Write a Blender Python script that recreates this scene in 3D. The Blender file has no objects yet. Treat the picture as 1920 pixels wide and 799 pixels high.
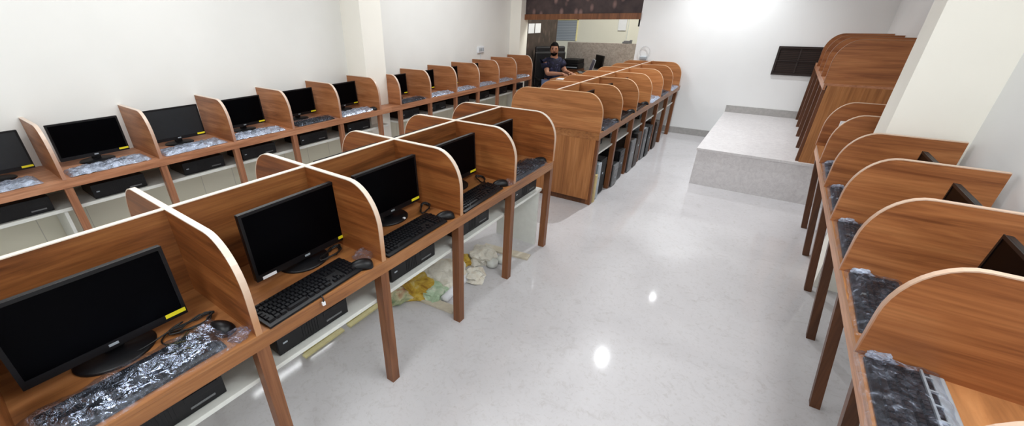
import bpy, bmesh, math, random
from mathutils import Vector, Matrix, noise
random.seed(7)
scene = bpy.context.scene
COL = scene.collection
PI = math.pi

# ------------------------------------------------------------------ materials
def srgb(r, g, b):
    f = lambda c: (c/255/12.92) if c/255 <= 0.04045 else ((c/255+0.055)/1.055)**2.4
    return (f(r), f(g), f(b), 1)

class NT:
    def __init__(s, name):
        s.m = bpy.data.materials.new(name); s.m.use_nodes = True
        s.n = s.m.node_tree.nodes; s.l = s.m.node_tree.links
        s.b = s.n['Principled BSDF']
    def add(s, t, **kw):
        n = s.n.new(t)
        for k, v in kw.items(): setattr(n, k, v)
        return n
    def link(s, a, b): s.l.new(a, b)
    def coords(s, scale=(1, 1, 1), rnd=True, rot=(0, 0, 0)):
        tc = s.add('ShaderNodeTexCoord'); mp = s.add('ShaderNodeMapping')
        mp.inputs['Scale'].default_value = scale
        mp.inputs['Rotation'].default_value = rot
        s.link(tc.outputs['Object'], mp.inputs['Vector'])
        if rnd:
            oi = s.add('ShaderNodeObjectInfo'); mu = s.add('ShaderNodeMath', operation='MULTIPLY')
            mu.inputs[1].default_value = 37.0
            s.link(oi.outputs['Random'], mu.inputs[0])
            cb = s.add('ShaderNodeCombineXYZ')
            for i in range(3): s.link(mu.outputs[0], cb.inputs[i])
            s.link(cb.outputs[0], mp.inputs['Location'])
        return mp.outputs['Vector']
    def noise(s, vec, scale, detail=4, rough=0.55, dist=0.0):
        n = s.add('ShaderNodeTexNoise')
        n.inputs['Scale'].default_value = scale; n.inputs['Detail'].default_value = detail
        n.inputs['Roughness'].default_value = rough; n.inputs['Distortion'].default_value = dist
        s.link(vec, n.inputs['Vector']); return n.outputs['Fac']
    def ramp(s, fac, stops):
        r = s.add('ShaderNodeValToRGB'); e = r.color_ramp.elements
        while len(e) < len(stops): e.new(0.5)
        for el, (p, c) in zip(e, stops): el.position = p; el.color = c
        s.link(fac, r.inputs['Fac']); return r.outputs['Color']
    def mix(s, fac, a, b, mode='MIX'):
        m = s.add('ShaderNodeMix', data_type='RGBA', blend_type=mode)
        if isinstance(fac, float): m.inputs['Factor'].default_value = fac
        else: s.link(fac, m.inputs['Factor'])
        for sock, v in ((m.inputs[6], a), (m.inputs[7], b)):
            if isinstance(v, tuple): sock.default_value = v
            else: s.link(v, sock)
        return m.outputs[2]
    def bump(s, h, strength, dist=0.01):
        b = s.add('ShaderNodeBump'); b.inputs['Strength'].default_value = strength
        b.inputs['Distance'].default_value = dist
        s.link(h, b.inputs['Height']); s.link(b.outputs['Normal'], s.b.inputs['Normal'])
    def set(s, rough=0.5, metal=0.0, spec=0.5, color=None):
        s.b.inputs['Roughness'].default_value = rough; s.b.inputs['Metallic'].default_value = metal
        s.b.inputs['Specular IOR Level'].default_value = spec
        if color is not None:
            if isinstance(color, tuple): s.b.inputs['Base Color'].default_value = color
            else: s.link(color, s.b.inputs['Base Color'])
        return s

def mottled(name, rgb, rough=0.5, metal=0.0, amount=0.12, scale=25, spec=0.5, bump=0.0):
    t = NT(name); v = t.coords(rnd=False)
    f = t.noise(v, scale)
    d = tuple(max(0, c*(1-amount)) for c in srgb(*rgb)[:3])+(1,)
    u = tuple(min(1, c*(1+amount)) for c in srgb(*rgb)[:3])+(1,)
    t.set(rough, metal, spec, t.ramp(f, [(0.3, d), (0.7, u)]))
    if bump: t.bump(f, bump)
    return t.m

def wood(name, dark, mid, light, axis='x', rough=0.42):
    t = NT(name)
    sc = {'x': (1.3, 9, 15), 'z': (14, 14, 0.9), 'y': (9, 1.3, 15)}[axis]
    v = t.coords(sc)
    f1 = t.noise(v, 1.0, 6, 0.62, 0.9)
    c1 = t.ramp(f1, [(0.28, srgb(*dark)), (0.5, srgb(*mid)), (0.74, srgb(*light))])
    v2 = t.coords({'x': (4, 40, 120), 'z': (110, 110, 4), 'y': (40, 4, 120)}[axis])
    f2 = t.noise(v2, 1.0, 3, 0.5)
    c2 = t.ramp(f2, [(0.35, (0.62, 0.58, 0.55, 1)), (0.6, (1, 1, 1, 1))])
    t.set(rough, 0, 0.4, t.mix(0.55, c1, c2, 'MULTIPLY'))
    return t.m

M = {}
M['wood'] = wood('wood_laminate_shaded', (98, 53, 24), (144, 84, 42), (172, 112, 62))  # laminate with the near island's shade put into the colour
M['wood_far'] = wood('wood_laminate_lit', (138, 87, 48), (180, 118, 70), (202, 143, 90))  # same laminate, the far island's overhead light put into the colour
M['wood_right'] = wood('wood_laminate_lit_right', (122, 70, 37), (168, 106, 62), (192, 130, 80))  # same laminate, the right row's brighter exposure put into the colour
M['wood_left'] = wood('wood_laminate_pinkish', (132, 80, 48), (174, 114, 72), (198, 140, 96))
M['wood_top'] = wood('wood_desktop', (116, 72, 40), (158, 104, 60), (182, 128, 80), 'y', 0.36)
M['wood_top_left'] = wood('wood_desktop_pinkish', (148, 96, 66), (182, 126, 92), (202, 150, 116), 'y', 0.38)
M['wood_top_right'] = wood('wood_desktop_light', (140, 90, 54), (184, 126, 78), (204, 148, 98), 'y', 0.38)
M['wood_edge'] = wood('wood_desk_edge', (180, 120, 84), (206, 150, 112), (222, 170, 134), 'y', 0.38)
M['wood_leg'] = wood('wood_leg', (94, 56, 32), (128, 80, 48), (148, 98, 62), 'z')
M['wood_leg_dark'] = wood('wood_leg_dark', (70, 40, 22), (96, 58, 34), (118, 74, 46), 'z')
M['wood_vertical'] = wood('wood_vertical_grain', (134, 84, 44), (168, 110, 62), (188, 130, 80), 'z')
def toplit_band(name, lo, hi, z0, z1):  # overhead light on the top edge painted in: colour pales with height
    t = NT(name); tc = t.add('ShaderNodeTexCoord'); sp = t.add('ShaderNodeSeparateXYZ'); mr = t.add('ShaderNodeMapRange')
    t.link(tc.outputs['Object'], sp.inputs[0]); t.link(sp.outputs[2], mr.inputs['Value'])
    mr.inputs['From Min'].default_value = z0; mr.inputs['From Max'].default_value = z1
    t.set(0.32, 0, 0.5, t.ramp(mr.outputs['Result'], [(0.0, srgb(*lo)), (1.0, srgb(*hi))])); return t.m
M['trim'] = toplit_band('toplit_band_pale', (188, 138, 98), (240, 226, 210), 0.80, 1.08)
M['trim_left'] = toplit_band('toplit_band_pinkish', (176, 130, 106), (220, 198, 180), 0.80, 1.08)
M['trim_far'] = toplit_band('toplit_band_tan', (176, 124, 80), (212, 168, 126), 0.80, 1.08)
M['trim_right'] = toplit_band('toplit_band_rose', (170, 118, 84), (216, 186, 162), 0.80, 1.08)
M['trim_dim'] = mottled('edge_band_dim', (150, 104, 72), 0.4, amount=0.06)
M['white'] = mottled('white_laminate', (226, 228, 222), 0.3, amount=0.03)
M['black'] = mottled('black_plastic', (12, 12, 15), 0.4, amount=0.15, spec=0.35)
M['black_soft'] = mottled('black_matte_plastic', (18, 16, 16), 0.6, amount=0.15, spec=0.3)
M['key'] = mottled('black_keycaps', (14, 15, 19), 0.33, amount=0.1, spec=0.4)
M['screen'] = mottled('black_screen', (3, 3, 5), 0.3, amount=0.1, spec=0.04)
M['screen_reflect'] = mottled('dark_screen_room_reflection', (26, 30, 34), 0.4, amount=0.1)  # grey reflection of the room painted into the screen colour
M['silver'] = mottled('silver_plastic', (176, 186, 194), 0.32, 0.35, amount=0.04)
M['greymetal'] = mottled('grey_metal', (120, 122, 124), 0.38, 0.6, amount=0.06)
M['window_dark'] = mottled('dark_window_metal', (40, 28, 24), 0.5, amount=0.1)
M['yellow'] = mottled('yellow_sticker', (238, 224, 40), 0.5, amount=0.03)
M['paper'] = mottled('white_paper', (238, 240, 244), 0.6, amount=0.02)
M['case_brown'] = mottled('dark_brown_metal', (52, 40, 32), 0.45, 0.2, amount=0.1)
M['beige'] = mottled('beige_card', (214, 192, 138), 0.7, amount=0.08)
M['plank'] = mottled('pale_grey_wood', (206, 196, 176), 0.6, amount=0.08)
M['yellowwood'] = mottled('pale_yellow_wood', (250, 238, 180), 0.55, amount=0.08)
M['skin'] = mottled('skin', (160, 112, 88), 0.5, amount=0.06)
M['hair'] = mottled('black_hair', (10, 8, 8), 0.8, amount=0.2, scale=120, spec=0.1)
M['lips'] = mottled('lips', (140, 84, 72), 0.5)
M['denim'] = mottled('blue_denim', (112, 126, 158), 0.8, amount=0.12, scale=80)
M['eye'] = mottled('dark_eye', (24, 18, 16), 0.3)
M['cable'] = mottled('black_cable', (14, 14, 15), 0.45)
M['cablew'] = mottled('white_cable', (222, 224, 226), 0.45, amount=0.03)
M['leather'] = mottled('black_leather', (15, 14, 17), 0.45, amount=0.2, scale=60)
M['granite'] = mottled('grey_stone_skirting', (176, 174, 172), 0.35, amount=0.1, scale=30)

def shirt():
    t = NT('navy_patterned_cloth'); v = t.coords(rnd=False)
    f = t.noise(v, 14, 4, 0.6, 1.5)
    c = t.ramp(f, [(0.45, srgb(20, 21, 38)), (0.6, srgb(36, 38, 66)), (0.76, srgb(110, 112, 150))])
    t.set(0.8, 0, 0.3, c); return t.m
M['shirt'] = shirt()

def wallpaint(name, rgb):
    t = NT(name); v = t.coords(rnd=False)
    f = t.noise(v, 1.3, 3); a = srgb(*rgb); b = tuple(c*0.96 for c in a[:3])+(1,)
    t.set(0.55, 0, 0.3, t.ramp(f, [(0.35, b), (0.65, a)]))
    t.bump(t.noise(v, 90, 2), 0.03, 0.004); return t.m
M['wall'] = wallpaint('wall_paint_white', (246, 246, 242))
M['wall_cool'] = wallpaint('wall_paint_cool_white', (250, 252, 252))
M['wall_cream'] = wallpaint('wall_paint_cream', (255, 252, 242))
M['ceil'] = wallpaint('ceiling_paint', (248, 248, 246))
M['wall_back'] = wallpaint('wall_paint_back', (238, 236, 222))

def floor_mat():
    t = NT('polished_marble_floor'); v = t.coords(rnd=False)
    f1 = t.noise(v, 1.1, 6, 0.6, 0.6)
    c1 = t.ramp(f1, [(0.3, srgb(196, 194, 196)), (0.55, srgb(207, 205, 207)), (0.75, srgb(214, 213, 215))])
    f2 = t.noise(v, 9, 7, 0.72, 2.2)
    c2 = t.ramp(f2, [(0.34, (0.80, 0.78, 0.76, 1)), (0.46, (1, 1, 1, 1))])
    f3 = t.noise(v, 42, 3, 0.7, 0.8)
    c3 = t.ramp(f3, [(0.3, (0.87, 0.86, 0.84, 1)), (0.46, (1, 1, 1, 1))])
    c = t.mix(0.46, c1, c2, 'MULTIPLY'); c = t.mix(0.8, c, c3, 'MULTIPLY')
    t.set(0.075, 0, 0.45, c); return t.m
M['floor'] = floor_mat()
def stone(name, lo, hi, rough=0.3):
    t = NT(name); v = t.coords(rnd=False)
    f1 = t.noise(v, 22, 6, 0.7, 1.0); f2 = t.noise(v, 2.0, 3)
    c = t.ramp(f1, [(0.35, srgb(*lo)), (0.6, srgb(*hi))])
    c = t.mix(0.35, c, t.ramp(f2, [(0.3, (0.8, 0.8, 0.8, 1)), (0.7, (1, 1, 1, 1))]), 'MULTIPLY')
    t.set(rough, 0, 0.5, c); return t.m
M['platform'] = stone('platform_marble', (208, 204, 205), (224, 221, 221), 0.35)
M['parapet'] = stone('grey_speckled_stone', (132, 124, 116), (164, 156, 148), 0.5)
def tile():
    t = NT('cream_wall_tile'); v = t.coords(rnd=False, rot=(PI/2, 0, PI/2))
    br = t.add('ShaderNodeTexBrick'); br.offset = 0.0
    br.inputs['Scale'].default_value = 1.0; br.inputs['Mortar Size'].default_value = 0.003
    br.inputs['Brick Width'].default_value = 0.3; br.inputs['Row Height'].default_value = 0.45
    br.inputs['Color1'].default_value = srgb(236, 232, 212); br.inputs['Color2'].default_value = srgb(232, 228, 206)
    br.inputs['Mortar'].default_value = srgb(206, 202, 186)
    tc = t.add('ShaderNodeTexCoord'); sp = t.add('ShaderNodeSeparateXYZ'); cb = t.add('ShaderNodeCombineXYZ')
    t.link(tc.outputs['Object'], sp.inputs[0]); t.link(sp.outputs[1], cb.inputs[0]); t.link(sp.outputs[2], cb.inputs[1])
    t.link(cb.outputs[0], br.inputs['Vector'])
    t.set(0.25, 0, 0.5, br.outputs['Color']); return t.m
M['tile'] = tile()
def wallpaper(name, base, dark, blob, density):
    t = NT(name); v = t.coords(rnd=False)
    f = t.noise(v, 6, 4); c = t.ramp(f, [(0.3, srgb(*dark)), (0.7, srgb(*base))])
    v2 = t.coords((1, 1, 0.6), rnd=False)
    vo = t.add('ShaderNodeTexVoronoi'); vo.inputs['Scale'].default_value = density; vo.inputs['Randomness'].default_value = 0.8
    t.link(v2, vo.inputs['Vector'])
    k = t.ramp(vo.outputs['Distance'], [(0.12, (1, 1, 1, 1)), (0.34, (0, 0, 0, 1))])
    t.set(0.6, 0, 0.3, t.mix(k, c, srgb(*blob))); return t.m
M['paper_dark'] = wallpaper('dark_brown_wallpaper', (74, 62, 56), (54, 45, 41), (92, 78, 70), 7)
M['paper_floral'] = wallpaper('dark_floral_wallpaper', (84, 70, 68), (58, 48, 50), (140, 112, 106), 7.5)
def wrap(name, col, stops, noise_scale, ior):
    t = NT(name); v = t.coords()
    f = t.noise(v, noise_scale, 5, 0.65, 1.2)
    a = t.ramp(f, [(p, (c, c, c, 1)) for p, c in stops])
    bp = t.add('ShaderNodeBump'); bp.inputs['Strength'].default_value = 1.0; bp.inputs['Distance'].default_value = 0.006
    t.link(t.noise(v, 34, 3, 0.6, 1.5), bp.inputs['Height'])
    t.set(0.35, 0, 0.3, srgb(*col)); t.link(bp.outputs['Normal'], t.b.inputs['Normal'])
    tr = t.add('ShaderNodeBsdfTransparent'); gl = t.add('ShaderNodeBsdfGlossy'); gl.inputs['Roughness'].default_value = 0.09
    gl.inputs['Color'].default_value = srgb(214, 226, 250); t.link(bp.outputs['Normal'], gl.inputs['Normal'])
    m1 = t.add('ShaderNodeMixShader'); t.link(a, m1.inputs[0]); t.link(tr.outputs[0], m1.inputs[1]); t.link(t.b.outputs[0], m1.inputs[2])
    fr = t.add('ShaderNodeFresnel'); fr.inputs['IOR'].default_value = ior; t.link(bp.outputs['Normal'], fr.inputs['Normal'])
    m2 = t.add('ShaderNodeMixShader'); mu = t.add('ShaderNodeMath', operation='MULTIPLY'); mu.inputs[1].default_value = 0.5; t.link(fr.outputs[0], mu.inputs[0]); t.link(mu.outputs[0], m2.inputs[0]); t.link(m1.outputs[0], m2.inputs[1]); t.link(gl.outputs[0], m2.inputs[2])
    t.link(m2.outputs[0], t.n['Material Output'].inputs['Surface'])
    return t.m
M['wrap'] = wrap('clear_plastic_wrap', (196, 208, 230), [(0.46, 0.02), (0.60, 0.08), (0.72, 0.5)], 26, 1.5)
M['wrap2'] = wrap('milky_plastic_wrap', (196, 208, 228), [(0.36, 0.28), (0.52, 0.52), (0.66, 0.9)], 20, 1.55)
def crumple(name, cols):
    t = NT(name); v = t.coords()
    f = t.noise(v, 9, 4, 0.6, 1.0)
    t.set(0.6, 0, 0.4, t.ramp(f, [(0.3+0.4*i/max(1, len(cols)-1), srgb(*c)) for i, c in enumerate(cols)]))
    t.bump(t.noise(v, 30, 4), 0.5, 0.02); return t.m
M['crump_white'] = crumple('crumpled_white_paper', [(196, 190, 176), (230, 226, 214), (216, 206, 188)])
M['crump_yellow'] = crumple('crumpled_yellow_plastic', [(150, 106, 30), (206, 170, 60), (216, 200, 140)])
M['crump_green'] = crumple('crumpled_green_paper', [(150, 176, 140), (186, 208, 178), (226, 226, 210)])
M['crump_mixed'] = crumple('printed_scrap_paper', [(120, 150, 110), (214, 208, 170), (190, 90, 60)])
M['board'] = None
def board():
    t = NT('notice_board_print')
    tc = t.add('ShaderNodeTexCoord'); w = t.add('ShaderNodeTexWave', bands_direction='Z')
    w.inputs['Scale'].default_value = 9; w.inputs['Distortion'].default_value = 0.6
    t.link(tc.outputs['Object'], w.inputs['Vector'])
    t.set(0.5, 0, 0.4, t.ramp(w.outputs['Fac'], [(0.2, srgb(140, 148, 158)), (0.8, srgb(172, 180, 190))])); return t.m
M['board'] = board()
def grille():
    t = NT('dark_mesh_screen')
    tc = t.add('ShaderNodeTexCoord'); ck = t.add('ShaderNodeTexWave', bands_direction='Z')
    ck.inputs['Scale'].default_value = 14
    t.link(tc.outputs['Object'], ck.inputs['Vector'])
    t.set(0.6, 0, 0.3, t.ramp(ck.outputs['Fac'], [(0.3, srgb(26, 18, 16)), (0.8, srgb(52, 38, 32))])); return t.m
M['grille'] = grille()

# ------------------------------------------------------------------ mesh helpers
def box(bm, x0, x1, y0, y1, z0, z1, bev=0.0):
    vs = [bm.verts.new(p) for p in ((x0,y0,z0),(x1,y0,z0),(x1,y1,z0),(x0,y1,z0),(x0,y0,z1),(x1,y0,z1),(x1,y1,z1),(x0,y1,z1))]
    fs = [bm.faces.new([vs[i] for i in f]) for f in ((3,2,1,0),(4,5,6,7),(0,1,5,4),(1,2,6,5),(2,3,7,6),(3,0,4,7))]
    if bev:
        es = list({e for f in fs for e in f.edges})
        bmesh.ops.bevel(bm, geom=es, offset=bev, segments=2, affect='EDGES', profile=0.5)
def prism(bm, pts, h0, h1, axis='z'):
    """extrude polygon pts: axis z -> (x,y); y -> (x,z); x -> (y,z)"""
    f = {'z': lambda a, b, h: (a, b, h), 'y': lambda a, b, h: (a, h, b), 'x': lambda a, b, h: (h, a, b)}[axis]
    A = [bm.verts.new(f(a, b, h0)) for a, b in pts]; B = [bm.verts.new(f(a, b, h1)) for a, b in pts]
    n = len(pts)
    bm.faces.new(A[::-1]); bm.faces.new(B)
    for i in range(n): bm.faces.new((A[i], A[(i+1) % n], B[(i+1) % n], B[i]))
def tube(bm, pts, r, seg=8, cap=True):
    pts = [Vector(p) for p in pts]; rings = []
    rr = r if isinstance(r, (list, tuple)) else [r]*len(pts)
    up = Vector((0.31, 0.2, 0.93)).normalized()
    for i, p in enumerate(pts):
        t = (pts[min(i+1, len(pts)-1)]-pts[max(i-1, 0)]).normalized()
        a = t.cross(up)
        if a.length < 1e-4: a = t.cross(Vector((1, 0, 0)))
        a.normalize(); b = t.cross(a)
        rings.append([bm.verts.new(p+a*math.cos(2*PI*k/seg)*rr[i]+b*math.sin(2*PI*k/seg)*rr[i]) for k in range(seg)])
    for A, B in zip(rings, rings[1:]):
        for k in range(seg): bm.faces.new((A[k], A[(k+1) % seg], B[(k+1) % seg], B[k]))
    if cap: bm.faces.new(rings[0][::-1]); bm.faces.new(rings[-1])
def lathe(bm, prof, seg=20, c=(0, 0, 0), sx=1, sy=1):
    rings = []
    for r, z in prof: rings.append([bm.verts.new((c[0]+r*sx*math.cos(2*PI*k/seg), c[1]+r*sy*math.sin(2*PI*k/seg), c[2]+z)) for k in range(seg)])
    for A, B in zip(rings, rings[1:]):
        for k in range(seg): bm.faces.new((A[k], A[(k+1) % seg], B[(k+1) % seg], B[k]))
    bm.faces.new(rings[0][::-1]); bm.faces.new(rings[-1])
def smooth_path(pts, n=5):
    P = [Vector(p) for p in pts]; out = []
    for i in range(len(P)-1):
        p0, p1, p2, p3 = P[max(i-1, 0)], P[i], P[i+1], P[min(i+2, len(P)-1)]
        for k in range(n):
            t = k/n
            out.append(0.5*((2*p1)+(p2-p0)*t+(2*p0-5*p1+4*p2-p3)*t*t+(3*p1-p0-3*p2+p3)*t**3))
    out.append(P[-1]); return out
def MESH(name, fn, mat, smooth=False):
    bm = bmesh.new(); fn(bm)
    bmesh.ops.recalc_face_normals(bm, faces=bm.faces)
    me = bpy.data.meshes.new(name); bm.to_mesh(me); bm.free()
    for m in (mat if isinstance(mat, list) else [mat]): me.materials.append(m)
    if smooth:
        for p in me.polygons: p.use_smooth = True
    return me
def obj(name, me, parent=None, loc=(0, 0, 0), rz=0, label=None):
    o = bpy.data.objects.new(name, me); COL.objects.link(o); o.location = loc; o.rotation_euler = (0, 0, rz)
    if parent: o.parent = parent
    if label: o['label'] = label
    return o
def part(name, fn, mat, parent, smooth=False, loc=(0, 0, 0), rz=0, label=None):
    return obj(name, MESH(name, fn, mat, smooth), parent, loc, rz, label)
def thing(name, label, cat, loc=(0, 0, 0), rz=0, group=None):
    o = bpy.data.objects.new(name, None); COL.objects.link(o); o.empty_display_size = 0.1
    o.location = loc; o.rotation_euler = (0, 0, rz); o['label'] = label; o['category'] = cat
    if group: o['group'] = group
    return o
def single(name, fn, mat, label, cat, loc=(0, 0, 0), rz=0, group=None, smooth=False):
    o = obj(name, MESH(name, fn, mat, smooth), None, loc, rz); o['label'] = label; o['category'] = cat
    if group: o['group'] = group
    return o
def struct(name, fn, mat, label=None, parent=None):
    o = obj(name, MESH(name, fn, mat), parent)
    if not parent:
        o['kind'] = 'structure'
        if label: o['label'] = label
    return o
def dup(root, label, loc, rz=0, group=None):
    def cp(o, par):
        c = o.copy(); COL.objects.link(c); c.parent = par
        for ch in list(o.children): cp(ch, c)
        return c
    r = cp(root, None); r.location = loc; r.rotation_euler = (0, 0, rz); r['label'] = label
    if group: r['group'] = group
    return r
class Kind:
    """first call uses the prototype itself, later calls copy it"""
    def __init__(s, make): s.make, s.proto = make, None
    def __call__(s, label, loc, rz=0, group=None):
        if s.proto is None:
            s.proto = s.make(label); r = s.proto
            r.location = loc; r.rotation_euler = (0, 0, rz)
            if group: r['group'] = group
            return r
        return dup(s.proto, label, loc, rz, group)

# ------------------------------------------------------------------ room
XW, XR, YB, CEIL, YF = -4.306, 0.955, 7.55, 2.9, -2.4
struct('floor', lambda b: box(b, XW-0.2, XR+0.2, YF-0.2, 11.3, -0.1, 0), M['floor'], 'polished pale grey marble floor')
struct('ceiling', lambda b: box(b, XW-0.2, XR+0.2, YF-0.2, 11.3, CEIL, CEIL+0.1), M['ceil'], 'white ceiling')
struct('wall_left', lambda b: box(b, XW-0.15, XW, YF, 7.65, 0, CEIL), M['wall'], 'plain white wall behind the left desks')
struct('wall_left_tiles', lambda b: box(b, XW, XW+0.012, YF, 7.36, 0, 0.70), M['tile'], 'cream tiled dado below the left wall desks')
struct('wall_right', lambda b: box(b, XR, XR+0.15, YF, YB+0.2, 0, CEIL), M['wall_cool'], 'white wall behind the right desks')
struct('wall_front', lambda b: box(b, XW-0.15, XR+0.15, YF-0.15, YF, 0, CEIL), M['wall'], 'white wall behind the viewer')
struct('wall_back', lambda b: box(b, -2.005, XR+0.15, YB, YB+0.14, 0, CEIL), M['wall_cool'], 'white back wall right of the opening')
struct('pillar_left', lambda b: box(b, XW, -3.975, 3.46, 3.785, 0, CEIL), M['wall_cream'], 'square white pillar on the left wall')
struct('pillar_far_left', lambda b: box(b, XW, -4.085, 7.38, 7.66, 0, CEIL), M['wall_cream'], 'narrow white pillar at the far end of the left wall')
struct('pillar_right', lambda b: box(b, 0.605, XR, 3.40, 3.70, 0, CEIL), M['wall_cream'], 'broad cream pillar on the right wall')
PH = 0.42
struct('platform', lambda b: (box(b, -0.50, XR, 5.13, YB, 0, PH-0.025), box(b, -0.51, XR, 5.12, YB, PH-0.025, PH)), M['platform'], 'raised marble platform against the back wall')
struct('baseboard_back', lambda b: box(b, -2.0, -0.51, YB-0.012, YB, 0, 0.10), M['granite'], 'grey stone skirting on the back wall')
struct('baseboard_platform', lambda b: box(b, -0.51, XR, YB-0.012, YB, PH, PH+0.10), M['granite'], 'grey stone skirting along the platform')
# opening to the back office: wallpapered header, side wall, far wall
struct('wall_header', lambda b: box(b, -4.085, -2.005, YB, YB+0.12, 1.79, CEIL), M['paper_floral'], 'dark floral wallpapered header above the opening')
struct('trim_header', lambda b: box(b, -4.085, -2.005, YB-0.03, YB+0.14, 1.70, 1.79), M['wood_leg'], 'brown wooden beam under the wallpapered header')
struct('wall_office_side', lambda b: box(b, -4.25, -4.085, 7.66, 9.0, 0, CEIL), M['paper_dark'], 'dark brown wallpapered side wall of the office')
struct('wall_office_far', lambda b: box(b, -6.5, 0.6, 10.2, 10.3, 0, CEIL), M['wall_back'], 'pale wall at the far end of the office')
struct('wall_office_left', lambda b: box(b, -6.5, -6.4, 7.66, 10.2, 0, CEIL), M['wall_back'], 'left wall of the far office')
struct('wall_office_right', lambda b: box(b, -1.35, -1.25, YB+0.14, 10.2, 0, CEIL), M['wall_back'], 'right wall of the far office')
struct('half_wall', lambda b: box(b, -3.79, -1.4, 8.95, 9.05, 0, 1.27), M['parapet'], 'grey speckled half wall inside the office')
# window with mesh in the back wall
w1 = struct('window_1', lambda b: (box(b, -0.085, 0.43, YB-0.02, YB, 1.335, 1.36), box(b, -0.085, 0.43, YB-0.02, YB, 0.99, 1.015),
      box(b, -0.085, -0.062, YB-0.02, YB, 1.015, 1.335), box(b, 0.407, 0.43, YB-0.02, YB, 1.015, 1.335)), M['window_dark'], 'small dark window with mesh in the back wall')
struct('window_mesh', lambda b: box(b, -0.062, 0.407, YB-0.008, YB-0.002, 1.015, 1.335), M['grille'], None, w1)
struct('window_bar', lambda b: (box(b, 0.165, 0.18, YB-0.016, YB-0.006, 1.015, 1.335), box(b, -0.062, 0.407, YB-0.016, YB-0.006, 1.17, 1.18)), M['window_dark'], None, w1)

# ------------------------------------------------------------------ carrel desks
ZT, TT = 0.75, 0.055          # table top height and thickness
def arc_profile(xb, xf, z0, z1, rx=0.17, rz=0.20, n=10):
    """outer edge points from the back top to the bottom front (toward xf)"""
    s = 1 if xf > xb else -1
    pts = [(xb, z1)]
    for i in range(n+1):
        a = PI/2*(1-i/n)
        pts.append((xf-s*rx+s*rx*math.cos(a), z1-rz+rz*math.sin(a)))
    pts.append((xf, z0)); return pts
def trim_strip(bm, line, y0, y1, out=0.002, inn=0.001):
    n = len(line); ins, outs = [], []
    for i, (x, z) in enumerate(line):
        a = Vector(line[max(i-1, 0)]); b = Vector(line[min(i+1, n-1)])
        t = (b-a).normalized(); nr = Vector((-t.y, t.x))
        ins.append((x, z)); outs.append((x+nr.x*out, z+nr.y*out))
    # orient outward: the first segment's outside is up
    if outs[0][1] < ins[0][1]:
        outs = [(2*i[0]-o[0], 2*i[1]-o[1]) for i, o in zip(ins, outs)]
    rings = []
    for i, o in zip(ins, outs):
        q = (2*i[0]-o[0], 2*i[1]-o[1])
        rings.append([bm.verts.new((q[0], y0, q[1])), bm.verts.new((o[0], y0, o[1])), bm.verts.new((o[0], y1, o[1])), bm.verts.new((q[0], y1, q[1]))])
    for A, B in zip(rings, rings[1:]):
        for k in range(4): bm.faces.new((A[k], A[(k+1) % 4], B[(k+1) % 4], B[k]))
    bm.faces.new(rings[0][::-1]); bm.faces.new(rings[-1])
PT = 0.020                    # panel thickness
def partition(parent, xb, xf, z0, z1, y, mats, rx=0.17, rz=0.20, double=None, name='partition'):
    line = arc_profile(xb, xf, z0, z1, rx, rz)
    if double is not None:    # panel running through to the back, arched at both ends
        back = arc_profile(xb, double, z0, z1, rx, rz)
        line = back[::-1][:-1]+line[1:]
        poly = line
    else: poly = line+[(xb, z0)]
    p = part(name, lambda b: prism(b, poly, -PT/2, PT/2, 'y'), mats[0], parent, loc=(0, y, 0))
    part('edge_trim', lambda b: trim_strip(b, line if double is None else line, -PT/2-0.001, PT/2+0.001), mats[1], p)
    return p
def leg(parent, x, y, z1, mat, s=0.048, z0=0.0, dx=0.0):
    def f(b):
        h = s/2
        q = [bm_v for bm_v in ()]
        A = [b.verts.new((px+dx, py, z0)) for px, py in ((-h, -h), (h, -h), (h, h), (-h, h))]
        B = [b.verts.new((px, py, z1)) for px, py in ((-h, -h), (h, -h), (h, h), (-h, h))]
        b.faces.new(A[::-1]); b.faces.new(B)
        for i in range(4): b.faces.new((A[i], A[(i+1) % 4], B[(i+1) % 4], B[i]))
    return part('leg', f, mat, parent, loc=(x, y, 0))

P = 0.5895
HP = 0.355
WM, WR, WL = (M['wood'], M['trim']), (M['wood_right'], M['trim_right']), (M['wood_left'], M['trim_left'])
WF = (M['wood_far'], M['trim_far'])

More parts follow.
